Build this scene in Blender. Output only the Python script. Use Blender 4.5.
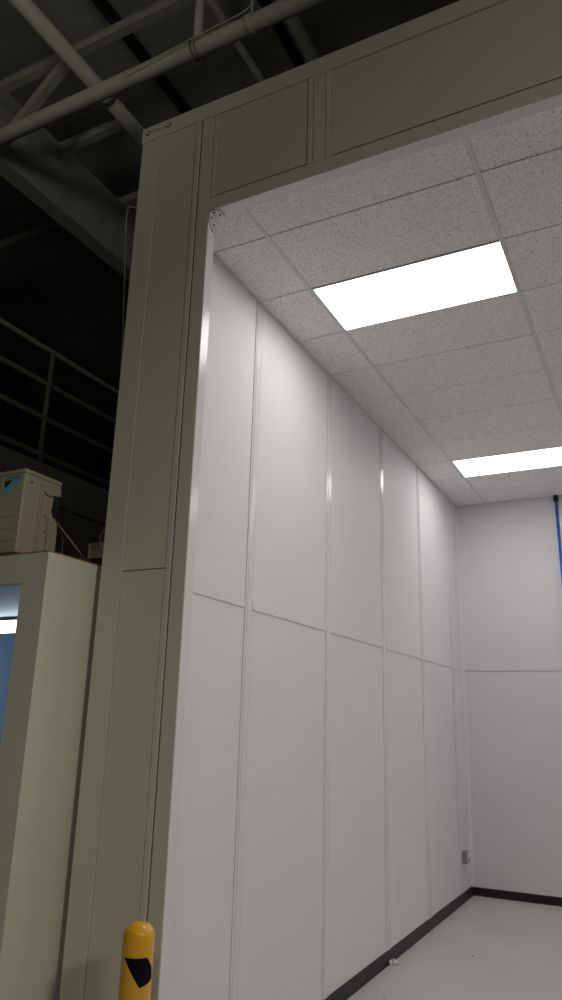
import bpy, bmesh, math, random
from mathutils import Vector, Matrix
random.seed(7)
S = bpy.context.scene
C = S.collection
for o in list(bpy.data.objects):
    bpy.data.objects.remove(o)

# ------------------------------------------------------------ camera, world, lights
cd = bpy.data.cameras.new('camera'); cam = bpy.data.objects.new('camera', cd); C.objects.link(cam)
cam.location = (2.22256, -9.28771, 1.82661)
cam.rotation_euler = (1.864172, -0.0258022, 0.4700864)
cd.sensor_fit = 'VERTICAL'; cd.sensor_height = 36.0; cd.sensor_width = 20.232
cd.lens = 36.0 * 734.664 / 1000.0
cd.clip_start = 0.05; cd.clip_end = 100
S.camera = cam
S.view_settings.view_transform = 'Standard'; S.view_settings.look = 'None'
S.view_settings.gamma = 1.0; S.view_settings.use_curve_mapping = False
S.view_settings.exposure = 0.0

w = bpy.data.worlds.new('world'); S.world = w; w.use_nodes = True
w.node_tree.nodes['Background'].inputs[0].default_value = (1.0, 0.93, 0.82, 1)
w.node_tree.nodes['Background'].inputs[1].default_value = 0.004

def area(name, loc, target, size, energy, col, spread=math.pi):
    l = bpy.data.lights.new(name, 'AREA'); l.shape = 'DISK'; l.size = size; l.energy = energy; l.color = col
    l.spread = spread
    o = bpy.data.objects.new(name, l); C.objects.link(o); o.location = loc
    o.rotation_euler = (Vector(target) - Vector(loc)).to_track_quat('-Z', 'Y').to_euler()
    return o
WARM = (1.0, 0.985, 0.84)
area('unseen_hall_light', (7.4, -9.9, 5.2), (-0.3, -6.5, 1.9), 0.9, 23, WARM, math.radians(75))
area('unseen_hall_light', (4.0, -13.5, 7.4), (3.0, -12.0, 0.0), 1.2, 65, WARM, math.radians(110))  # added fill: lights the hall floor so its bounce reaches the roof
area('unseen_hall_light', (-3.0, -12.5, 7.4), (-3.0, -12.5, 0.0), 1.2, 30, WARM, math.radians(110))  # second added fill over the floor, also for the bounce
area('unseen_hall_light', (0.2, -11.2, 5.2), (-2.6, -4.5, 7.7), 1.2, 4.6, WARM, math.radians(64))  # added uplight, there only to brighten the roof steel and pipes
DIFFUSER = 7.6

# ------------------------------------------------------------ materials
def mat(name, col, rough=0.5, spec=0.5, metal=0.0, var=0.0, vscale=3.0, bump=0.0, bscale=60.0, coat=0.0):
    m = bpy.data.materials.new(name); m.use_nodes = True
    nt = m.node_tree; b = nt.nodes['Principled BSDF']
    b.inputs['Roughness'].default_value = rough
    b.inputs['Specular IOR Level'].default_value = spec
    b.inputs['Metallic'].default_value = metal
    b.inputs['Coat Weight'].default_value = coat
    b.inputs['Base Color'].default_value = (*col, 1)
    tc = nt.nodes.new('ShaderNodeTexCoord')
    if var > 0:
        n = nt.nodes.new('ShaderNodeTexNoise'); n.inputs['Scale'].default_value = vscale; n.inputs['Detail'].default_value = 4
        nt.links.new(tc.outputs['Object'], n.inputs['Vector'])
        r = nt.nodes.new('ShaderNodeValToRGB')
        r.color_ramp.elements[0].position = 0.3; r.color_ramp.elements[1].position = 0.7
        r.color_ramp.elements[0].color = (*[c * (1 - var) for c in col], 1)
        r.color_ramp.elements[1].color = (*[min(1, c * (1 + var)) for c in col], 1)
        nt.links.new(n.outputs['Fac'], r.inputs['Fac']); nt.links.new(r.outputs['Color'], b.inputs['Base Color'])
    if bump > 0:
        n2 = nt.nodes.new('ShaderNodeTexNoise'); n2.inputs['Scale'].default_value = bscale; n2.inputs['Detail'].default_value = 3
        nt.links.new(tc.outputs['Object'], n2.inputs['Vector'])
        bp = nt.nodes.new('ShaderNodeBump'); bp.inputs['Strength'].default_value = bump; bp.inputs['Distance'].default_value = 0.002
        nt.links.new(n2.outputs['Fac'], bp.inputs['Height']); nt.links.new(bp.outputs['Normal'], b.inputs['Normal'])
    return m

def tile_material():
    m = mat('acoustic_tile', (0.60, 0.585, 0.58), 0.95, 0.1)
    nt = m.node_tree; b = nt.nodes['Principled BSDF']
    tc = nt.nodes.new('ShaderNodeTexCoord')
    # short worm-like fissures: contour lines of a fine noise, broken up by a second noise
    mp = nt.nodes.new('ShaderNodeMapping'); mp.inputs['Scale'].default_value = (1, 1, 0.2)
    nt.links.new(tc.outputs['Object'], mp.inputs['Vector'])
    def ramp(src, stops):
        r = nt.nodes.new('ShaderNodeValToRGB'); e = r.color_ramp.elements
        while len(e) < len(stops): e.new(0.5)
        for el, (p, c) in zip(e, stops): el.position = p; el.color = (c, c, c, 1)
        nt.links.new(src, r.inputs['Fac']); return r.outputs['Color']
    n = nt.nodes.new('ShaderNodeTexNoise'); n.inputs['Scale'].default_value = 34; n.inputs['Detail'].default_value = 1.5
    nt.links.new(mp.outputs['Vector'], n.inputs['Vector'])
    line = ramp(n.outputs['Fac'], [(0.41, 0), (0.428, 1), (0.442, 1), (0.46, 0)])
    line2 = ramp(n.outputs['Fac'], [(0.53, 0), (0.55, 1), (0.57, 1), (0.59, 0)])
    k = nt.nodes.new('ShaderNodeTexNoise'); k.inputs['Scale'].default_value = 60; k.inputs['Detail'].default_value = 2
    nt.links.new(mp.outputs['Vector'], k.inputs['Vector'])
    mask = ramp(k.outputs['Fac'], [(0.45, 0), (0.52, 1), (0.9, 1), (1.0, 1)])
    ad = nt.nodes.new('ShaderNodeMath'); ad.operation = 'MAXIMUM'
    nt.links.new(line, ad.inputs[0]); nt.links.new(line2, ad.inputs[1])
    mu = nt.nodes.new('ShaderNodeMath'); mu.operation = 'MULTIPLY'
    nt.links.new(ad.outputs[0], mu.inputs[0]); nt.links.new(mask, mu.inputs[1])
    mx = nt.nodes.new('ShaderNodeMixRGB'); nt.links.new(mu.outputs[0], mx.inputs[0])
    mx.inputs[1].default_value = (0.93, 0.90, 0.90, 1); mx.inputs[2].default_value = (0.55, 0.52, 0.51, 1)
    nt.links.new(mx.outputs['Color'], b.inputs['Base Color'])
    return m

def emit(name, col, st):
    m = bpy.data.materials.new(name); m.use_nodes = True; nt = m.node_tree
    b = nt.nodes['Principled BSDF']; b.inputs['Base Color'].default_value = (0.9, 0.9, 0.9, 1)
    b.inputs['Emission Color'].default_value = (*col, 1); b.inputs['Emission Strength'].default_value = st
    return m

M = {}
M['inner'] = mat('white_wall_panel', (0.77, 0.76, 0.765), 0.6, 0.3, var=0.012, vscale=1.6)
M['batten'] = mat('white_glossy_batten', (0.77, 0.76, 0.765), 0.2, 0.5)
M['outer'] = mat('offwhite_exterior_panel', (0.60, 0.585, 0.51), 0.5, 0.35, var=0.02, vscale=1.2)
M['outer_trim'] = mat('offwhite_exterior_trim', (0.61, 0.60, 0.53), 0.42, 0.4)
M['dark_gap'] = mat('dark_gap', (0.02, 0.02, 0.02), 0.9)
M['tile'] = tile_material()
M['tbar'] = mat('ceiling_tee', (0.74, 0.72, 0.72), 0.5, 0.3)
M['base'] = mat('black_vinyl_base', (0.013, 0.010, 0.010), 0.4, 0.4)
M['floor'] = mat('painted_floor', (0.54, 0.52, 0.505), 0.42, 0.4, var=0.05, vscale=1.3, bump=0.05, bscale=30)
M['hall_floor'] = mat('hall_concrete', (0.42, 0.40, 0.37), 0.6, 0.3, var=0.1, vscale=0.9)
M['diff'] = emit('lit_diffuser', (1.0, 0.985, 0.975), DIFFUSER)
M['lamp_frame'] = mat('lamp_frame', (0.7, 0.7, 0.69), 0.3, 0.5)
M['steel'] = mat('galvanised_steel', (0.7, 0.7, 0.71), 0.4, 0.5, metal=0.3, var=0.08, vscale=25)
M['screw'] = mat('dark_screw', (0.05, 0.048, 0.045), 0.4, 0.5, metal=0.6)
M['yellow'] = mat('yellow_enamel', (0.84, 0.42, 0.018), 0.3, 0.5, var=0.04, vscale=14, bump=0.15, bscale=160, coat=0.4)
M['black'] = mat('black_tape', (0.004, 0.004, 0.006), 0.6, 0.12)
M['roofsteel'] = mat('painted_roof_steel', (0.38, 0.355, 0.32), 0.6, 0.3, var=0.08, vscale=5)
M['pipe'] = mat('painted_pipe', (0.54, 0.52, 0.47), 0.5, 0.35, var=0.06, vscale=8)
M['deck'] = mat('roof_deck', (0.38, 0.355, 0.325), 0.8, 0.2, var=0.12, vscale=2)
M['darksteel'] = mat('dark_steel', (0.03, 0.028, 0.025), 0.6, 0.3)
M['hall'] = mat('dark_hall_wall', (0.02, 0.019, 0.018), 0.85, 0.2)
M['parapet'] = mat('grey_mezzanine_panel', (0.55, 0.52, 0.47), 0.7, 0.2, var=0.08, vscale=3)
M['rail'] = mat('rail_steel', (0.27, 0.25, 0.20), 0.5, 0.4)
M['ply'] = mat('plywood_edge', (0.30, 0.18, 0.09), 0.8, 0.2, var=0.3, vscale=30)
M['acbody'] = mat('beige_ac_casing', (0.40, 0.37, 0.29), 0.45, 0.4, var=0.01)
M['acdark'] = mat('ac_black', (0.02, 0.02, 0.02), 0.6)
M['acline'] = mat('ac_groove', (0.22, 0.2, 0.15), 0.7)
M['logo_blue'] = mat('logo_blue', (0.10, 0.48, 0.78), 0.4)
M['logo_text'] = mat('logo_text_blue', (0.06, 0.30, 0.50), 0.4)
M['bluepipe'] = mat('blue_pipe', (0.03, 0.17, 0.62), 0.35, 0.5)
M['rubber'] = mat('black_rubber', (0.015, 0.015, 0.017), 0.5)
M['outlet'] = mat('outlet_grey', (0.33, 0.34, 0.35), 0.4, 0.5, metal=0.5)
M['white'] = mat('white_plastic', (0.8, 0.8, 0.78), 0.5)
M['scrap'] = mat('crumpled_scrap', (0.62, 0.6, 0.58), 0.9, var=0.2, vscale=60)
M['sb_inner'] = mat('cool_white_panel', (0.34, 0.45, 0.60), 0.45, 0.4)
M['sb_lamp'] = emit('lit_cool_tube', (0.80, 0.92, 1.0), 6.0)
g = bpy.data.materials.new('window_glass'); g.use_nodes = True; nt = g.node_tree
nt.nodes.remove(nt.nodes['Principled BSDF'])
gl = nt.nodes.new('ShaderNodeBsdfGlossy'); gl.inputs['Roughness'].default_value = 0.02
tr = nt.nodes.new('ShaderNodeBsdfTransparent'); 
mx = nt.nodes.new('ShaderNodeMixShader'); mx.inputs[0].default_value = 0.05
nt.links.new(tr.outputs[0], mx.inputs[1]); nt.links.new(gl.outputs[0], mx.inputs[2])
nt.links.new(mx.outputs[0], nt.nodes['Material Output'].inputs[0]); M['glass'] = g

# ------------------------------------------------------------ mesh helpers
def bx(bm, x0, x1, y0, y1, z0, z1, bev=0.0, seg=2):
    t = bmesh.new()
    bmesh.ops.create_cube(t, size=1)
    for v in t.verts:
        v.co = Vector(((x0 + x1) / 2 + v.co.x * (x1 - x0), (y0 + y1) / 2 + v.co.y * (y1 - y0), (z0 + z1) / 2 + v.co.z * (z1 - z0)))
    if bev > 0:
        bmesh.ops.bevel(t, geom=list(t.edges), offset=bev, segments=seg, profile=0.5, affect='EDGES')
    me = bpy.data.meshes.new('t'); t.to_mesh(me); t.free(); bm.from_mesh(me); bpy.data.meshes.remove(me)
    return bm

def box(*a, **k):
    return bx(bmesh.new(), *a, **k)

def tube(bm, pts, r, n=12, caps=True):
    P = [Vector(p) for p in pts]; rings = []
    d0 = (P[1] - P[0]).normalized()
    up = Vector((0, 0, 1)) if abs(d0.z) < 0.9 else Vector((1, 0, 0))
    u = d0.cross(up).normalized()
    for i, p in enumerate(P):
        d = (P[min(i + 1, len(P) - 1)] - P[max(i - 1, 0)]).normalized()
        u = (u - d * u.dot(d)).normalized(); v = d.cross(u)
        rr = r[i] if isinstance(r, (list, tuple)) else r
        rings.append([bm.verts.new(p + (u * math.cos(a) + v * math.sin(a)) * rr) for a in [2 * math.pi * k / n for k in range(n)]])
    for a, b in zip(rings, rings[1:]):
        for k in range(n):
            f = bm.faces.new((a[k], a[(k + 1) % n], b[(k + 1) % n], b[k])); f.smooth = True
    if caps:
        bm.faces.new(list(reversed(rings[0]))); bm.faces.new(rings[-1])
    return bm

def prism(bm, poly, axis, a0, a1):
    """extrude a closed 2D polygon along an axis between a0 and a1"""
    def mk(p, a):
        if axis == 'x': return (a, p[0], p[1])
        if axis == 'y': return (p[0], a, p[1])
        return (p[0], p[1], a)
    A = [bm.verts.new(mk(p, a0)) for p in poly]; B = [bm.verts.new(mk(p, a1)) for p in poly]
    bm.faces.new(A); bm.faces.new(list(reversed(B)))
    for k in range(len(poly)):
        bm.faces.new((A[k], A[(k + 1) % len(poly)], B[(k + 1) % len(poly)], B[k]))
    return bm

def lathe(bm, prof, cx, cy, n=40):
    rings = []
    for r, z in prof:
        if r < 1e-5: rings.append([bm.verts.new((cx, cy, z))])
        else: rings.append([bm.verts.new((cx + r * math.cos(2 * math.pi * k / n), cy + r * math.sin(2 * math.pi * k / n), z)) for k in range(n)])
    for a, b in zip(rings, rings[1:]):
        for k in range(n):
            if len(a) == 1 and len(b) == 1: continue
            if len(a) == 1: vs = (a[0], b[(k + 1) % n], b[k])
            elif len(b) == 1: vs = (a[k], a[(k + 1) % n], b[0])
            else: vs = (a[k], a[(k + 1) % n], b[(k + 1) % n], b[k])
            f = bm.faces.new(vs); f.smooth = True
    return bm

def obj(name, bm, m, parent=None, label=None):
    bmesh.ops.recalc_face_normals(bm, faces=bm.faces)
    me = bpy.data.meshes.new(name); bm.to_mesh(me); bm.free()
    me.materials.append(M[m] if isinstance(m, str) else m)
    o = bpy.data.objects.new(name, me); C.objects.link(o)
    if parent is not None:
        # geometry is written in world coordinates: shift it into the parent's frame
        pl = Vector(parent.location)
        q = parent.parent
        while q is not None:
            pl += Vector(q.location); q = q.parent
        me.transform(Matrix.Translation(-pl))
        o.parent = parent
    if label: o['label'] = label
    return o

def struct(name, bm, m, parent=None):
    o = obj(name, bm, m, parent); o['kind'] = 'structure'; return o

def thing(name, label, cat, loc, group=None):
    o = bpy.data.objects.new(name, None); C.objects.link(o); o.location = loc; o.empty_display_size = 0.1
    o['label'] = label; o['category'] = cat
    if group: o['group'] = group
    return o

def tag(o, label, cat, group=None):
    o['label'] = label; o['category'] = cat
    if group: o['group'] = group
    return o

# ------------------------------------------------------------ dimensions
H = 4.6                       # booth ceiling
YF, YB = -6.376, -6.304       # front face and back of the front frame
RW = 4.462                     # inner right wall
XL = -0.324                   # outer left edge of the front frame
XJ = 0.202                    # left jamb
TOP = 5.368
A = 0.387; T = 0.6096; K9 = -0.5287
yk = lambda k: K9 - (9 - k) * T

# ------------------------------------------------------------ floors, walls
struct('floor', box(-0.324, RW + 0.3, YF, 0.1, -0.1, 0.0), 'floor')
bm = bmesh.new()
bx(bm, -14, 16, -22, YF, -0.1, 0.0); bx(bm, -14, XL, YF, 14, -0.1, 0.0)
struct('floor', bm, 'hall_floor')

JY = [-5.419, -4.204, -2.935, -1.734, -0.50]
MID = 2.488
# left wall: core + flat panels between the battens
bm = bmesh.new()
bx(bm, XL, -0.018, YB, 0.1, 0, H + 0.12)
ys = [YB] + JY + [0.0]
for a, b in zip(ys, ys[1:]):
    for z0, z1 in ((0, MID), (MID + 0.03, H + 0.04)):
        bx(bm, -0.02, 0.0, a + (0.073 if a in JY else 0), b - (0.0188 if b in JY else 0), z0, z1, 0.0015, 1)
WL = struct('wall_left', bm, 'inner')
# back wall
XB = [1.285 + 1.2192 * i for i in range(3)]
bm = bmesh.new()
bx(bm, -0.02, RW, 0.018, 0.12, 0, H + 0.12)
xs = [0.0] + XB + [RW]
for a, b in zip(xs, xs[1:]):
    for z0, z1 in ((0, MID), (MID + 0.03, H + 0.04)):
        bx(bm, a + (0.047 if a in XB else 0), b - (0.047 if b in XB else 0), 0.0, 0.02, z0, z1, 0.0015, 1)
WB = struct('wall_back', bm, 'inner')
# right wall, out of frame, closes the booth
bm = box(RW, RW + 0.3, YB, 0.12, 0, H + 0.12)
struct('wall_right', bm, 'inner')

# battens: two-ribbed glossy profile on each joint
BW = 0.086
def post_profile():
    # edge lip, groove line, then two slightly crowned faces
    return [(-0.0175, 0.0), (0.005, 0.0), (0.005, 0.020), (0.004, 0.021), (-0.012, 0.0215), (-0.012, 0.0240), (0.0045, 0.025), (0.0055, 0.026), (0.0065, 0.034), (0.0070, 0.041), (0.0068, 0.048), (0.0058, 0.0545),
            (0.0058, 0.0555), (0.0068, 0.063), (0.0070, 0.070), (0.0065, 0.078), (0.0045, BW), (-0.0175, BW)]
def batten_left(y, z0=0.088, z1=H):
    return prism(bmesh.new(), [(d, y - 0.0165 + s) for d, s in post_profile()], 'z', z0, z1)
n = 1
for y in JY:
    struct('trim_%d' % n, batten_left(y), 'batten'); n += 1
for x in XB:
    b = prism(bmesh.new(), [(x - BW / 2 + s, -d) for d, s in post_profile()], 'z', 0.088, H)
    struct('trim_%d' % n, b, 'batten'); n += 1
# horizontal mid rails, one per bay, lower edge standing proud
for i, (a, b) in enumerate(zip(ys, ys[1:])):
    bb = box(0.0, 0.006, (a + 0.074) if i else YB, b - (0.024 if i < 5 else 0.036), MID - 0.006, MID + 0.046, 0.001, 1)
    struct('trim_%d' % n, bb, 'inner'); n += 1
for i, (a, b) in enumerate(zip(xs, xs[1:])):
    bb = box(a + (BW / 2 + 0.003 if i else 0.034), b - (BW / 2 + 0.003 if i < 3 else 0.0), -0.008, 0.0, MID - 0.006, MID + 0.046, 0.001, 1)
    struct('trim_%d' % n, bb, 'inner'); n += 1
# corner cove where the left and back walls meet
bb = bmesh.new(); prism(bb, [(0.0, 0.0), (0.03, 0.0), (0.026, -0.005), (0.006, -0.03), (0.0, -0.034)], 'z', 0.088, H)
struct('trim_%d' % n, bb, 'inner'); n += 1

# baseboards
def baseprof(t=0.010, h=0.088):
    return [(0.0, 0.0), (t + 0.006, 0.0), (t + 0.002, 0.012), (t, h - 0.006), (t - 0.004, h), (0.0, h)]
bb = bmesh.new(); prism(bb, baseprof(h=0.098), 'y', YB + 0.002, 0.0)
b2 = struct('baseboard_left', bb, 'base')
bb = bmesh.new(); prism(bb, [(-p, q) for p, q in baseprof()], 'x', 0.0, RW)
struct('baseboard_back', bb, 'base')
bb = bmesh.new(); prism(bb, [(RW - p, q) for p, q in baseprof()], 'z', 0, 1); bb.free()
bb = box(RW - 0.012, RW, YB + 0.002, -0.012, 0, 0.088, 0.003)
struct('baseboard_right', bb, 'base')

# ------------------------------------------------------------ ceiling
cols = [0.0, A] + [A + 0.03 + 1.2192 * i for i in range(1, 4)] + [RW]
rows = sorted([YB] + [yk(k) for k in range(0, 10)] + [0.0])
LIGHTS = [(ci, k) for ci in (1, 3) for k in (1, 7)]
lightcells = {(ci, round(yk(k), 3)) for ci, k in LIGHTS}
bm = bmesh.new()
for ci, (x0, x1) in enumerate(zip(cols, cols[1:])):
    for y0, y1 in zip(rows, rows[1:]):
        if (ci, round(y0, 3)) in lightcells: continue
        bx(bm, x0 + (0.013 if ci else 0), x1 - 0.013, y0 + 0.004, y1 - 0.004, H, H + 0.018, 0.002, 1)
struct('ceiling', bm, 'tile')
bm = bmesh.new()
for x in cols[1:-1]:
    bx(bm, x - 0.012, x + 0.012, YB, 0, H - 0.0015, H + 0.03, 0.001, 1)
struct('trim_%d' % n, bm, 'tbar'); n += 1
bm = bmesh.new()
for y in rows[1:-1]:
    bx(bm, 0, RW, y - 0.012, y + 0.012, H + 0.019, H + 0.03)
struct('trim_%d' % n, bm, 'darksteel'); n += 1  # dark bars put the plenum's shade into the tile gaps
bm = bmesh.new()
bx(bm, 0, 0.020, YB, 0, H - 0.003, H + 0.0005); bx(bm, 0, RW, -0.020, 0, H - 0.003, H + 0.0005); bx(bm, RW - 0.02, RW, YB, 0, H - 0.003, H + 0.0005)
struct('trim_%d' % n, bm, 'tbar'); n += 1
# roof slab of the booth over the tiles
struct('roof', box(XL, RW + 0.3, YB, 0.12, H + 0.13, H + 0.2), 'outer')

names = {(1, 1): 'lit rectangular ceiling panel light nearest the booth opening, fully in view',
         (1, 7): 'lit rectangular ceiling panel light near the back wall, cut by the right photo edge',
         (3, 1): 'lit panel light over the far right of the booth, row nearest the opening',
         (3, 7): 'lit panel light over the far right of the booth, row nearest the back wall'}
for ci, k in LIGHTS:
    x0, x1 = cols[ci], cols[ci + 1]; y0, y1 = yk(k), yk(k) + T
    t = thing('ceiling_light', names[(ci, k)], 'ceiling light', ((x0 + x1) / 2, (y0 + y1) / 2, H), 'panel lights set in the booth ceiling')
    f = bmesh.new(); i0, o0 = 0.016, 0.013
    bx(f, x0 + o0, x1 - o0, y0 + 0.004, y0 + i0, H - 0.004, H + 0.02, 0.001, 1); bx(f, x0 + o0, x1 - o0, y1 - i0, y1 - 0.004, H - 0.004, H + 0.02, 0.001, 1)
    bx(f, x0 + o0, x0 + i0 + .004, y0 + i0, y1 - i0, H - 0.004, H + 0.02, 0.001, 1); bx(f, x1 - i0 + .003, x1 - o0, y0 + i0, y1 - i0, H - 0.004, H + 0.02, 0.001, 1)
    obj('frame', f, 'lamp_frame', t)
    obj('diffuser', box(x0 + i0 + .004, x1 - i0 + .003, y0 + i0, y1 - i0, H - 0.001, H + 0.004), 'diff', t)
    obj('housing', box(x0 + i0, x1 - i0, y0 + i0, y1 - i0, H + 0.02, H + 0.10), 'lamp_frame', t)

# ------------------------------------------------------------ front frame of the booth (facade)
Z1, Z0 = 5.255, 4.675      # header field top / bottom
HB = 4.590
bm = bmesh.new()
yr = YF + 0.03            # recessed backing
bx(bm, XL, 0.112, yr + 0.01, YB, 0, TOP)
bx(bm, 0.112, 0.124, YF + 0.045, YB, 0, TOP)
bx(bm, 0.124, XJ, yr, YB, 0, TOP)
bx(bm, XJ, RW + 0.3, yr + 0.01, YB, HB, TOP)
bx(bm, RW, RW + 0.3, yr, YB, 0, TOP)
WF = struct('wall_front', bm, 'outer')
bm = bmesh.new()           # field panels, slightly behind the trim
bx(bm, -0.186, 0.077, YF + 0.003, yr + 0.012, 2.5425, Z1, 0.0015, 1)
bx(bm, -0.186, 0.077, YF + 0.0025, yr + 0.012, 0, 2.5375, 0.0015, 1)
bx(bm, 0.236, 0.812, YF + 0.004, yr + 0.012, Z0 + 0.012, Z1 - 0.002, 0.0015, 1)
bx(bm, 0.953, 3.30, YF + 0.004, yr + 0.012, Z0 + 0.012, Z1 - 0.002, 0.0015, 1)
bx(bm, 3.43, 4.38, YF + 0.004, yr + 0.012, Z0 + 0.012, Z1 - 0.002, 0.0015, 1)
struct('trim_%d' % n, bm, 'outer'); n += 1
def ftrim(x0, x1, z0, z1, proud=0.0, bev=0.002, mt='outer_trim'):
    global n
    o = struct('trim_%d' % n, box(x0, x1, YF - proud, yr + 0.012, z0, z1, bev), mt); n += 1; return o
ftrim(XL, -0.189, 0, Z1)              # left corner post
ftrim(0.080, 0.1125, 0, Z1)                  # narrow strip left of the dark joint
ftrim(0.1235, XJ, 0, Z1 - 0.0)               # jamb face
ftrim(XL - 0.008, RW + 0.3, Z1 + 0.002, TOP, 0.003)   # top channel
ftrim(XJ + 0.004, RW, HB, Z0)                # lintel beam
ftrim(0.208, 0.233, Z0 + 0.004, Z1)          # strip at the left of the header
ftrim(0.815, 0.845, Z0 + 0.002, Z1); ftrim(0.849, 0.917, Z0 + 0.002, Z1); ftrim(0.921, 0.950, Z0 + 0.002, Z1)
ftrim(3.30, 3.43, Z0 + 0.002, Z1)
# white glossy lining of the opening
bm = box(XJ, XJ + 0.003, YF + 0.002, YB - 0.0005, 0, HB, 0.001, 1)
struct('trim_%d' % n, bm, 'batten'); n += 1
bm = box(XJ + 0.003, RW, YF + 0.002, YB - 0.0005, HB - 0.003, HB, 0.001, 1)
struct('trim_%d' % n, bm, 'batten'); n += 1

# two bolts and a worn marking on the top channel at the left corner
for x, nm in ((-0.288, 0), (-0.133, 1)):
    b = bmesh.new()
    tube(b, [(x, YF - 0.003, 5.324), (x, YF - 0.005, 5.324)], 0.019, 20)
    o = obj('washer', b, 'screw'); b = bmesh.new(); tube(b, [(x, YF - 0.005, 5.324), (x, YF - 0.008, 5.324)], 0.012, 20)
    p = obj('bolt_head', b, 'outer_trim', o)
    tag(o, 'round bolt with dark rim on the top left corner of the booth frame, ' + ('outer one' if nm == 0 else 'inner one'), 'bolt', 'bolts on the booth frame corner')
b = bmesh.new(); random.seed(3)
x = -0.262
while x < -0.165:
    wdt = random.uniform(0.003, 0.008); h = random.uniform(0.006, 0.012)
    bx(b, x, x + wdt, YF - 0.0036, YF - 0.003, 5.324 - h, 5.324 + h * 0.6); x += wdt + random.uniform(0.003, 0.006)
tag(obj('worn_marking', b, 'acline'), 'faint worn marking between the two bolts on the booth frame', 'marking')

# steel angle bracket in the top left corner of the opening
t = thing('corner_bracket', 'galvanised steel angle bracket with screws in the top corner of the booth opening', 'bracket', (XJ + 0.003, -6.34, HB - 0.003))
x0 = XJ + 0.003; zt = HB - 0.003
b = bmesh.new()
prism(b, [(x0, -6.3745), (x0 + 0.034, -6.3745), (x0 + 0.064, -6.354), (x0 + 0.064, -6.3055), (x0, -6.3055)], 'z', zt - 0.0015, zt)
prism(b, [(-6.3745, zt - 0.0015), (-6.3745, zt - 0.062), (-6.338, zt - 0.106), (-6.3055, zt - 0.106), (-6.3055, zt - 0.0015)], 'x', x0, x0 + 0.0015)
obj('shade_outline', b, 'rubber', t)  # added black backing, stands in for the shade line round the plates
b = bmesh.new()
prism(b, [(x0, -6.372), (x0 + 0.032, -6.372), (x0 + 0.060, -6.352), (x0 + 0.060, -6.308), (x0, -6.308)], 'z', zt - 0.004, zt)
obj('top_plate', b, 'steel', t)
b = bmesh.new()
prism(b, [(-6.372, zt - 0.004), (-6.372, zt - 0.06), (-6.338, zt - 0.102), (-6.308, zt - 0.102), (-6.308, zt - 0.004)], 'x', x0, x0 + 0.004)
obj('side_plate', b, 'steel', t)
for px, py in ((0.024, -6.355), (0.044, -6.325)):
    b = bmesh.new(); tube(b, [(x0 + px, py, zt - 0.004), (x0 + px, py, zt - 0.008)], 0.006, 12); obj('screw', b, 'screw', t)
for py, pz in ((-6.352, -0.032), (-6.325, -0.062)):
    b = bmesh.new(); tube(b, [(x0 + 0.004, py, zt + pz), (x0 + 0.008, py, zt + pz)], 0.006, 12); obj('screw', b, 'screw', t)

# ------------------------------------------------------------ things in the booth
# outlet box on the left wall near the corner
t = thing('outlet_box', 'small grey surface outlet box low on the left wall near the far corner', 'outlet', (0.0, -0.37, 0.44))
obj('box', box(0.0, 0.062, -0.43, -0.31, 0.385, 0.51, 0.006), 'outlet', t)
obj('cover_plate', box(0.062, 0.066, -0.428, -0.312, 0.387, 0.508, 0.003), 'steel', t)
for z in (0.418, 0.480):
    obj('socket', box(0.066, 0.070, -0.392, -0.348, z - 0.014, z + 0.014, 0.003), 'rubber' if z < .44 else 'white', t, 'white socket face' if z > .44 else None)
# blue air pipe on the back wall
t = thing('air_pipe', 'bright blue vertical air pipe running down the back wall from the ceiling', 'pipe', (1.252, -0.035, H))
b = bmesh.new(); tube(b, [(1.252, -0.035, H - 0.05), (1.252, -0.035, 1.0)], 0.0155, 20); obj('pipe_run', b, 'bluepipe', t)
b = bmesh.new(); tube(b, [(1.252, -0.035, H - 0.0035), (1.252, -0.035, H - 0.03), (1.252, -0.035, H - 0.031), (1.252, -0.035, H - 0.075)], [0.024, 0.024, 0.029, 0.029], 20); obj('fitting', b, 'rubber', t)
for z in (4.2, 3.3, 2.3, 1.3):
    obj('clip', box(1.234, 1.270, -0.054, -0.006, z - 0.01, z + 0.01, 0.003), 'bluepipe', t)
b = bmesh.new(); tube(b, [(1.252, -0.035, 1.0), (1.252, -0.035, 0.93)], 0.022, 20); obj('end_fitting', b, 'rubber', t)
# crumpled scrap by the baseboard and specks on the floor
b = bmesh.new(); bmesh.ops.create_icosphere(b, subdivisions=3, radius=0.042)
for v in b.verts:
    v.co *= random.uniform(0.55, 1.25); v.co.z = max(-0.012, v.co.z * 0.7); v.co.y *= 1.3
    v.co += Vector((0.05, -2.92, 0.012))
tag(obj('paper_scrap', b, 'scrap'), 'small crumpled pale scrap lying on the floor against the black baseboard', 'scrap')
for i, (x, y) in enumerate(((0.54, -2.35), (0.2256, -3.664), (1.6, -1.6))):
    b = bmesh.new(); bmesh.ops.create_icosphere(b, subdivisions=2, radius=0.006)
    for v in b.verts:
        v.co *= random.uniform(.7, 1.2); v.co.z = v.co.z * .5 + 0.004; v.co.x += x; v.co.y += y
    tag(obj('debris_speck', b, 'acdark'), ['tiny dark speck on the booth floor right of the pale scrap', 'tiny dark speck on the booth floor nearest the camera', 'tiny dark speck far out on the booth floor'][i], 'debris', 'specks on the booth floor')

# ------------------------------------------------------------ bollard
bxp, byp = 0.248, -6.60
t = thing('bollard', 'yellow steel safety bollard with domed cap and black tape patch before the booth corner', 'bollard', (bxp, byp, 0))
R0 = 0.0625
b = bmesh.new()
lathe(b, [(0, 0), (R0, 0), (R0, 1.000), (R0 * 0.985, 1.010), (R0 * 0.93, 1.022), (R0 * 0.80, 1.034), (R0 * 0.6, 1.043), (R0 * 0.35, 1.049), (0, 1.051)], bxp, byp, 56)
obj('post', b, 'yellow', t)
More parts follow.
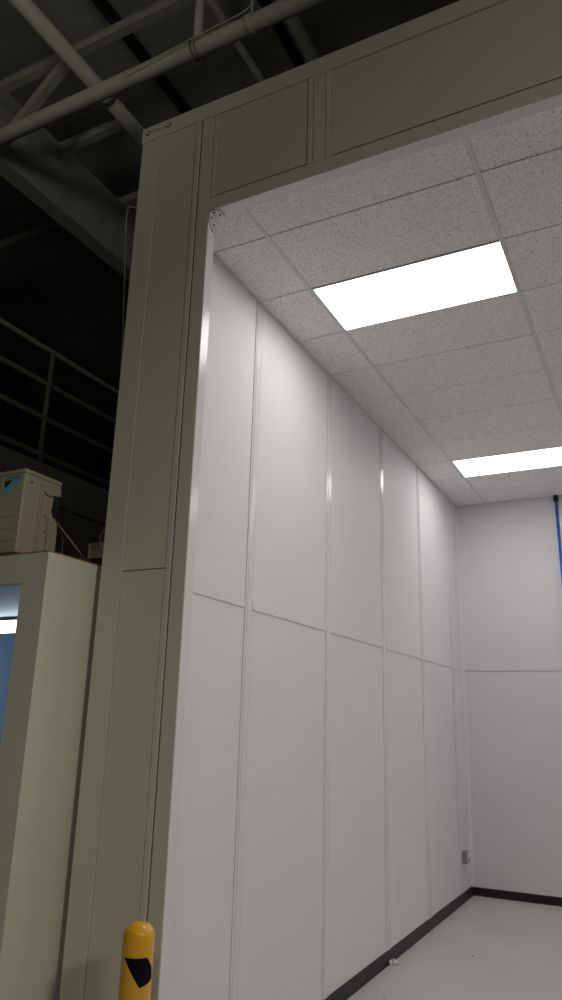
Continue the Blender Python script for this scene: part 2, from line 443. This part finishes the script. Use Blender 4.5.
# tape patch wrapped on the surface, outline in (angle, height)
def patch(bm, poly, cx, cy, r, nseg=16, th=0.0012):
    # scan-line fill of a convex polygon wrapped round the cylinder
    zs = sorted({p[1] for p in poly}); z_lo, z_hi = zs[0], zs[-1]; grid = []
    for i in range(nseg + 1):
        z = z_lo + (z_hi - z_lo) * i / nseg; xs_ = []
        for (a0, q0), (a1, q1) in zip(poly, poly[1:] + poly[:1]):
            if q0 != q1 and min(q0, q1) - 1e-9 <= z <= max(q0, q1) + 1e-9:
                xs_.append(a0 + (a1 - a0) * (z - q0) / (q1 - q0))
            elif q0 == q1 and abs(z - q0) < 1e-9: xs_ += [a0, a1]
        a, c = min(xs_), max(xs_); grid.append([(a + (c - a) * j / 14, z) for j in range(15)])
    outv = [[bm.verts.new((cx + (r + th) * math.cos(a), cy + (r + th) * math.sin(a), z)) for a, z in row] for row in grid]
    inv = [[bm.verts.new((cx + (r - .0005) * math.cos(a), cy + (r - .0005) * math.sin(a), z)) for a, z in row] for row in grid]
    for G in (outv, inv):
        for r0, r1 in zip(G, G[1:]):
            for j in range(14):
                f = bm.faces.new((r0[j], r0[j + 1], r1[j + 1], r1[j])); f.smooth = True
    for j in range(14):
        bm.faces.new((outv[0][j], outv[0][j + 1], inv[0][j + 1], inv[0][j])); bm.faces.new((outv[-1][j], outv[-1][j + 1], inv[-1][j + 1], inv[-1][j]))
    for i in range(len(grid) - 1):
        bm.faces.new((outv[i][0], outv[i + 1][0], inv[i + 1][0], inv[i][0])); bm.faces.new((outv[i][-1], outv[i + 1][-1], inv[i + 1][-1], inv[i][-1]))
    bmesh.ops.remove_doubles(bm, verts=bm.verts, dist=1e-6)
    return bm
vd = math.atan2(-9.288 - byp, 2.2226 - bxp)     # towards the camera
D = math.radians
b = bmesh.new()
patch(b, [(vd - D(50), 0.937), (vd + D(38), 0.937), (vd + D(66), 0.897), (vd + D(72), 0.862), (vd + D(60), 0.850), (vd + D(15), 0.836)], bxp, byp, R0)
obj('tape_patch', b, 'black', t, 'black tape patch')

# ------------------------------------------------------------ small booth at the left
SX, SY, SZ = -0.373, -6.705, 2.595
t = thing('small_booth', 'lower off-white booth with a lit window left of the tall booth', 'booth', (SX, SY, 0))
WX, WZ0, WZ1 = -0.527, 0.95, 2.443
bm = bmesh.new()
bx(bm, WX, SX, SY, SY + 0.05, 0, SZ - 0.008)
bx(bm, -2.7, WX, SY, SY + 0.05, WZ1, SZ - 0.008)
bx(bm, -2.7, WX, SY, SY + 0.05, 0, WZ0)
bx(bm, -2.7, -1.9, SY, SY + 0.05, WZ0, WZ1)
obj('front_panel', bm, 'outer', t)
obj('side_panel', box(SX - 0.05, SX, SY + 0.05, -3.9, 0, SZ - 0.008), 'outer', t)
obj('back_panel', box(-2.7, SX - 0.05, -4.45, -4.40, 0, SZ - 0.008), 'sb_inner', t)
obj('left_panel', box(-2.7, -2.65, SY + 0.05, -4.45, 0, SZ - 0.008), 'sb_inner', t)
obj('roof_panel', box(-2.7, SX, SY, -3.9, SZ - 0.008, SZ, 0.001, 1), 'ply', t)
obj('ceiling_panel', box(-2.65, SX - 0.05, SY + 0.05, -4.45, 2.50, 2.52), 'sb_inner', t)
obj('window_pane', box(-1.9, WX, SY + 0.018, SY + 0.024, WZ0, WZ1), 'glass', t)
for z in (2.16, 1.88):
    obj('panel_seam', box(-2.65, SX - 0.05, -4.452, -4.45, z - .003, z + .003), 'acline', t)
l = thing('tube_light', 'lit white tube light seen through the window of the small booth', 'ceiling light', (-1.9, -5.4, 2.5))
obj('housing', box(-2.5, -0.75, -5.46, -5.30, 2.475, 2.50, 0.004), 'rubber', l)
obj('diffuser', box(-2.5, -0.75, -5.455, -5.305, 2.405, 2.475, 0.008), 'sb_lamp', l)

# ------------------------------------------------------------ air conditioner on its roof
AX, AY0, AY1, AZ0, AZ1 = -0.68, -6.630, -6.360, SZ + 0.03, 3.082
AXL = -1.44
t = thing('outdoor_ac_unit', 'beige outdoor air conditioner unit with blue and black logo on the small booth roof', 'air conditioner', (AX, AY0, SZ))
obj('casing', box(AXL, AX, AY0, AY1, AZ0, AZ1 - 0.022, 0.010, 3), 'acbody', t)
obj('top_cover', box(AXL - 0.004, AX + 0.004, AY0 - 0.004, AY1 + 0.002, AZ1 - 0.024, AZ1, 0.008, 3), 'acbody', t)
for y in (AY0 + 0.05, AY1 - 0.06):
    obj('foot_rail', box(AXL + 0.05, AX - 0.03, y - 0.02, y + 0.02, SZ, AZ0, 0.003), 'acdark', t)
for z in (2.822, 2.758, 2.693):
    obj('louvre_groove', box(-0.835, -0.705, AY0 - 0.0012, AY0 + 0.001, z - 0.0015, z + 0.0015), 'acline', t)
obj('front_seam', box(-0.858, -0.853, AY0 - 0.0015, AY0 + 0.001, AZ0 + 0.01, AZ1 - 0.026), 'acline', t)
# front grille left of the seam (out of frame): ring grille
gr = bmesh.new()
for r in (0.05, 0.09, 0.13, 0.17, 0.20):
    tube(gr, [(-1.15 + r * math.cos(a), AY0 - 0.006, 2.84 + r * math.sin(a)) for a in [2 * math.pi * k / 32 for k in range(33)]], 0.003, 6)
obj('fan_grille', gr, 'acbody', t)
yl = AY0 - 0.0012
lg = bmesh.new(); prism(lg, [(-0.762, 3.024), (-0.712, 3.024), (-0.819, 2.935), (-0.820, 2.980)], 'y', yl, AY0 + 0.0005)
obj('logo_triangle', lg, 'logo_blue', t, 'light blue logo triangle')
lg = bmesh.new(); prism(lg, [(-0.823, 3.025), (-0.769, 3.025), (-0.821, 2.982)], 'y', yl, AY0 + 0.0005)
obj('logo_triangle', lg, 'acdark', t, 'black logo triangle')
cu = bpy.data.curves.new('logo_text', 'FONT'); cu.body = 'DAIKIN'; cu.size = 0.0305; cu.extrude = 0.0006; cu.offset = 0.0004; cu.space_character = 1.06
to = bpy.data.objects.new('tmp', cu); C.objects.link(to); bpy.context.view_layer.update()
me = bpy.data.meshes.new_from_object(to.evaluated_get(bpy.context.evaluated_depsgraph_get()))
bpy.data.objects.remove(to)
me.transform(Matrix.Rotation(math.pi / 2, 4, 'X'))
xw = [v.co.x for v in me.vertices]; sc = 0.105 / (max(xw) - min(xw))
me.transform(Matrix.Diagonal((sc, 1, 1, 1)))
me.transform(Matrix.Translation((-0.817, AY0 - 0.001, 3.031)))
lb = bmesh.new(); lb.from_mesh(me); bpy.data.meshes.remove(me)
obj('logo_text', lb, 'logo_text', t, 'blue lettering')
# service side
obj('screw', tube(bmesh.new(), [(AX, -6.58, 3.017), (AX + 0.003, -6.58, 3.017)], 0.006, 12), 'screw', t)
sc_ = bmesh.new()
prism(sc_, [(-6.517, 2.64), (-6.517, 3.028), (-6.366, 3.028), (-6.366, 3.006), (-6.49, 3.000), (-6.490, 2.985), (-6.476, 2.868), (-6.488, 2.785), (-6.452, 2.755), (-6.452, 2.64)], 'x', AX - 0.001, AX + 0.008)
cv = obj('service_cover', sc_, 'acbody', t)
rg = bmesh.new(); tube(rg, [(AX + 0.008, -6.500, 3.018), (AX + 0.008, -6.503, 2.66)], 0.0022, 6); obj('cover_seam', rg, 'acline', cv)
rg = bmesh.new(); tube(rg, [(AX + 0.006, -6.476, 2.868), (AX + 0.006, -6.440, 2.852), (AX + 0.006, -6.444, 2.762), (AX + 0.006, -6.488, 2.785)], 0.003, 6); obj('rib', rg, 'acbody', cv)
hd = bmesh.new(); prism(hd, [(-6.498, 2.992), (-6.455, 3.016), (-6.375, 3.010), (-6.375, 2.992), (-6.42, 2.985), (-6.46, 2.976)], 'x', AX, AX + 0.012)
obj('handle', hd, 'acbody', t)
dk = bmesh.new(); prism(dk, [(-6.412, 2.985), (-6.370, 2.992), (-6.369, 2.84), (-6.372, 2.842), (-6.403, 2.869), (-6.416, 2.900)], 'x', AX, AX + 0.004)
obj('valve_recess', dk, 'acdark', t)
dk = bmesh.new(); prism(dk, [(-6.44, 2.842), (-6.403, 2.862), (-6.378, 2.832), (-6.372, 2.79), (-6.372, 2.64), (-6.44, 2.64)], 'x', AX, AX + 0.014)
obj('valve_cover', dk, 'acbody', t)
obj('screw', tube(bmesh.new(), [(AX + 0.004, -6.422, 2.904), (AX + 0.007, -6.422, 2.904)], 0.004, 10), 'screw', t)

# refrigerant hose and cables behind it
def smooth(pts, nseg=8):
    P = [Vector(p) for p in pts]; out = []
    for i in range(len(P) - 1):
        p0, p1, p2, p3 = P[max(i - 1, 0)], P[i], P[i + 1], P[min(i + 2, len(P) - 1)]
        for k in range(nseg):
            u = k / nseg
            out.append(0.5 * ((2 * p1) + (p2 - p0) * u + (2 * p0 - 5 * p1 + 4 * p2 - p3) * u * u + (3 * p1 - p0 - 3 * p2 + p3) * u ** 3))
    out.append(P[-1]); return out
def cable(pts, r, m, label, name='cable'):
    b = bmesh.new(); tube(b, smooth(pts), r, 8); return tag(obj(name, b, m), label, 'cable')
cable([(-0.70, -6.352, 2.86), (-0.66, -6.32, 2.80), (-0.60, -6.26, 2.705), (-0.525, -6.22, 2.615), (-0.52, -6.15, 2.602)], 0.005, 'acline', 'thin grey conduit sloping from the air conditioner down to the booth roof')
cable([(-0.74, -6.352, 2.84), (-0.70, -6.335, 2.82), (-0.66, -6.335, 2.765), (-0.65, -6.335, 2.70), (-0.65, -6.335, 2.605)], 0.008, 'rubber', 'short black hose curving down behind the air conditioner', 'hose')
cable([(-0.70, -6.352, 3.0), (-0.60, -6.29, 2.95), (-0.51, -6.27, 2.83), (-0.475, -6.265, 2.77), (-0.465, -6.26, 2.728)], 0.004, 'rubber', 'thin dark cable arching from the air conditioner to the small box')
# small control box on a dark block
t = thing('junction_box', 'small cream box with grey label on the low roof beside the tall booth', 'box', (-0.436, -6.26, 2.643))
obj('housing', box(-0.496, -0.376, -6.30, -6.225, 2.643, 2.729, 0.004), 'acbody', t)
obj('label_plate', box(-0.478, -0.416, -6.3015, -6.2995, 2.693, 2.723), 'acline', t)
tag(obj('support_block', box(-0.49, -0.378, -6.285, -6.19, SZ, 2.643, 0.003), 'acdark'), 'black block under the small cream box on the low roof', 'block')

# ------------------------------------------------------------ warehouse: mezzanine edge and railing
bm = bmesh.new(); bx(bm, -3.15, -3.0, -9.5, 6.0, 2.6, 4.2)
struct('wall_mezzanine', bm, 'parapet')
struct('trim_%d' % n, box(-3.004, -2.997, -9.5, 6.0, 3.81, 3.825), 'darksteel'); n += 1
struct('floor', box(-10, -3.15, -9.5, 6.0, 4.0, 4.19), 'darksteel')
t = thing('mezzanine_railing', 'grey four-bar steel railing along the dark mezzanine edge', 'railing', (-3.06, -4.4, 4.2))
for z in (5.42, 5.055, 4.69, 4.305):
    b = bmesh.new(); tube(b, [(-3.06, -9.4, z), (-3.06, 5.9, z)], 0.026, 14); obj('rail', b, 'rail', t)
for y in [-4.30 + 2.4 * i for i in range(-2, 5)]:
    b = bmesh.new(); tube(b, [(-3.06, y, 4.2), (-3.06, y, 5.42)], 0.028, 14); obj('post', b, 'rail', t)

# ------------------------------------------------------------ roof structure
def ibeam(bm, x0, x1, y0, y1, z0, z1, tf=0.03, tw=0.02, axis='y'):
    bx(bm, x0, x1, y0, y1, z0, z0 + tf); bx(bm, x0, x1, y0, y1, z1 - tf, z1)
    if axis == 'y':
        c = (x0 + x1) / 2; bx(bm, c - tw / 2, c + tw / 2, y0, y1, z0 + tf, z1 - tf)
    else:
        c = (y0 + y1) / 2; bx(bm, x0, x1, c - tw / 2, c + tw / 2, z0 + tf, z1 - tf)
    return bm
bm = bmesh.new()       # big girder
bx(bm, -3.17, -2.98, -12, 10, 7.0, 7.03); bx(bm, -3.01, -2.98, -12, 10, 7.03, 7.72); bx(bm, -3.17, -2.98, -12, 10, 7.72, 7.75)
tag(obj('roof_girder', bm, 'roofsteel'), 'deep grey steel roof girder running back at the upper left', 'beam')
for y, zz, xe, lb in ((-5.43, 7.75, 9, 'nearer flat steel purlin crossing the girder near the top left corner'),
                  (-4.55, 7.75, -2.1, 'middle flat steel purlin right of the girder, behind the big sloping pipe'),
                  (-3.56, 7.75, -2.1, 'farthest steel purlin, its end just showing beside the booth corner')):
    b = bmesh.new(); x0 = -8 if zz > 7.7 else -2.98
    ibeam(b, x0, xe, y - 0.04, y + 0.04, zz, zz + 0.10, 0.012, 0.06, 'x')
    tag(obj('purlin', b, 'roofsteel'), lb, 'beam', 'roof purlins')
b = bmesh.new(); prism(b, [(-2.23, 7.75), (-2.09, 7.75), (-2.84, 7.06), (-2.98, 7.06)], 'y', -5.46, -5.38)
tag(obj('knee_brace', b, 'roofsteel'), 'short diagonal steel brace between the girder and the nearer purlin', 'brace')
# pipes
t = thing('sprinkler_pipe', 'long grey pipe crossing in front of the roof from left to right', 'pipe', (-1, -5.54, 7.0))
b = bmesh.new(); tube(b, [(-9, -5.54, 7.0), (9, -5.54, 7.0)], 0.068, 24); obj('pipe_run', b, 'pipe', t)
b = bmesh.new(); tube(b, [(-0.125, -5.54, 7.0), (-0.065, -5.54, 7.0)], 0.076, 24); obj('coupling', b, 'pipe', t)
b = bmesh.new()
for xx in (-0.615, -0.575):
    tube(b, [(xx, -5.54 + 0.075 * math.cos(a), 7.0 + 0.085 * math.sin(a)) for a in [2 * math.pi * k / 24 for k in range(25)]], 0.009, 8)
obj('clevis', b, 'rail', t)
b = bmesh.new(); tube(b, [(-0.59, -5.54, 7.06), (-0.59, -5.54, 8.3)], 0.04, 12); obj('drop_nipple', b, 'pipe', t)
b = bmesh.new(); tube(b, [(-0.09, -5.54, 7.06), (-0.09, -5.54, 8.3)], 0.012, 12); obj('hanger_rod', b, 'pipe', t)
b = bmesh.new(); tube(b, smooth([(-1.25, -5.645, 6.95), (-1.0, -5.645, 6.96), (-0.564, -5.645, 6.985), (-0.37, -5.645, 7.0), (-0.144, -5.645, 7.01), (-0.04, -5.645, 7.05), (-0.01, -5.645, 7.15), (-0.005, -5.645, 7.6), (-0.005, -5.645, 8.3)]), 0.005, 8)
tag(obj('wire', b, 'pipe'), 'thin wire looped along the long roof pipe', 'wire')
for x, z, r, m, lb in ((-1.825, 7.35, 0.070, 'pipe', 'thick grey pipe running back under the roof above the booth corner'),
                       (-0.51, 7.5, 0.035, 'roofsteel', 'thin grey pipe running back under the roof beside the hanger'),
                       (-0.03, 7.62, 0.06, 'roofsteel', 'medium grey pipe running back, rightmost above the booth header')):
    t = thing('roof_pipe', lb, 'pipe', (x, -5, z), 'pipes running back under the roof')
    b = bmesh.new(); tube(b, [(x, -12, z), (x, 10, z)], r, 20); obj('pipe_run', b, m, t)
    for y in ((-5.3, 1.0) if r > .065 else (-3.5,)):
        b = bmesh.new(); tube(b, [(x, y, z), (x, y + 0.12, z)], r * 1.12, 20); obj('coupling', b, m, t)
for x, z, wd, lb in ((-1.62, 7.90, 0.075, 'black steel channel running back right of the thick roof pipe'), (-0.30, 7.90, 0.065, 'black steel channel running back beside the rightmost roof pipe')):
    b = bmesh.new(); bx(b, x - wd / 2, x + wd / 2, -12, 10, z, z + 0.01); bx(b, x - wd / 2, x - wd / 2 + .008, -12, 10, z, z + .09); bx(b, x + wd / 2 - .008, x + wd / 2, -12, 10, z, z + .09)
    tag(obj('steel_channel', b, 'darksteel'), lb, 'channel', 'black channels under the roof')
# ribbed roof deck
b = box(-14, 16, -22, 14, 8.3, 8.5)
struct('roof', b, 'deck')
# far hall walls
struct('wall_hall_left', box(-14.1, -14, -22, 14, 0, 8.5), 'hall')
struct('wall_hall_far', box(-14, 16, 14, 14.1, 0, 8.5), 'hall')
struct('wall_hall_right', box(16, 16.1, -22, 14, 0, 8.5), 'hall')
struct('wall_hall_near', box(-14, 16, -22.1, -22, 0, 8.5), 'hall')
# cable dropping beside the booth
cable([(-1.1, -4.95, 6.04), (-1.42, -5.12, 6.06), (-1.5, -5.145, 5.98), (-1.48, -5.09, 5.1), (-1.47, -5.04, 4.29), (-1.2, -5.3, 3.7), (-0.62, -6.0, 3.0), (-0.50, -6.20, 2.80), (-0.45, -6.25, 2.728)], 0.007, 'rail', 'thin grey cable dropping beside the tall booth corner to the small box')
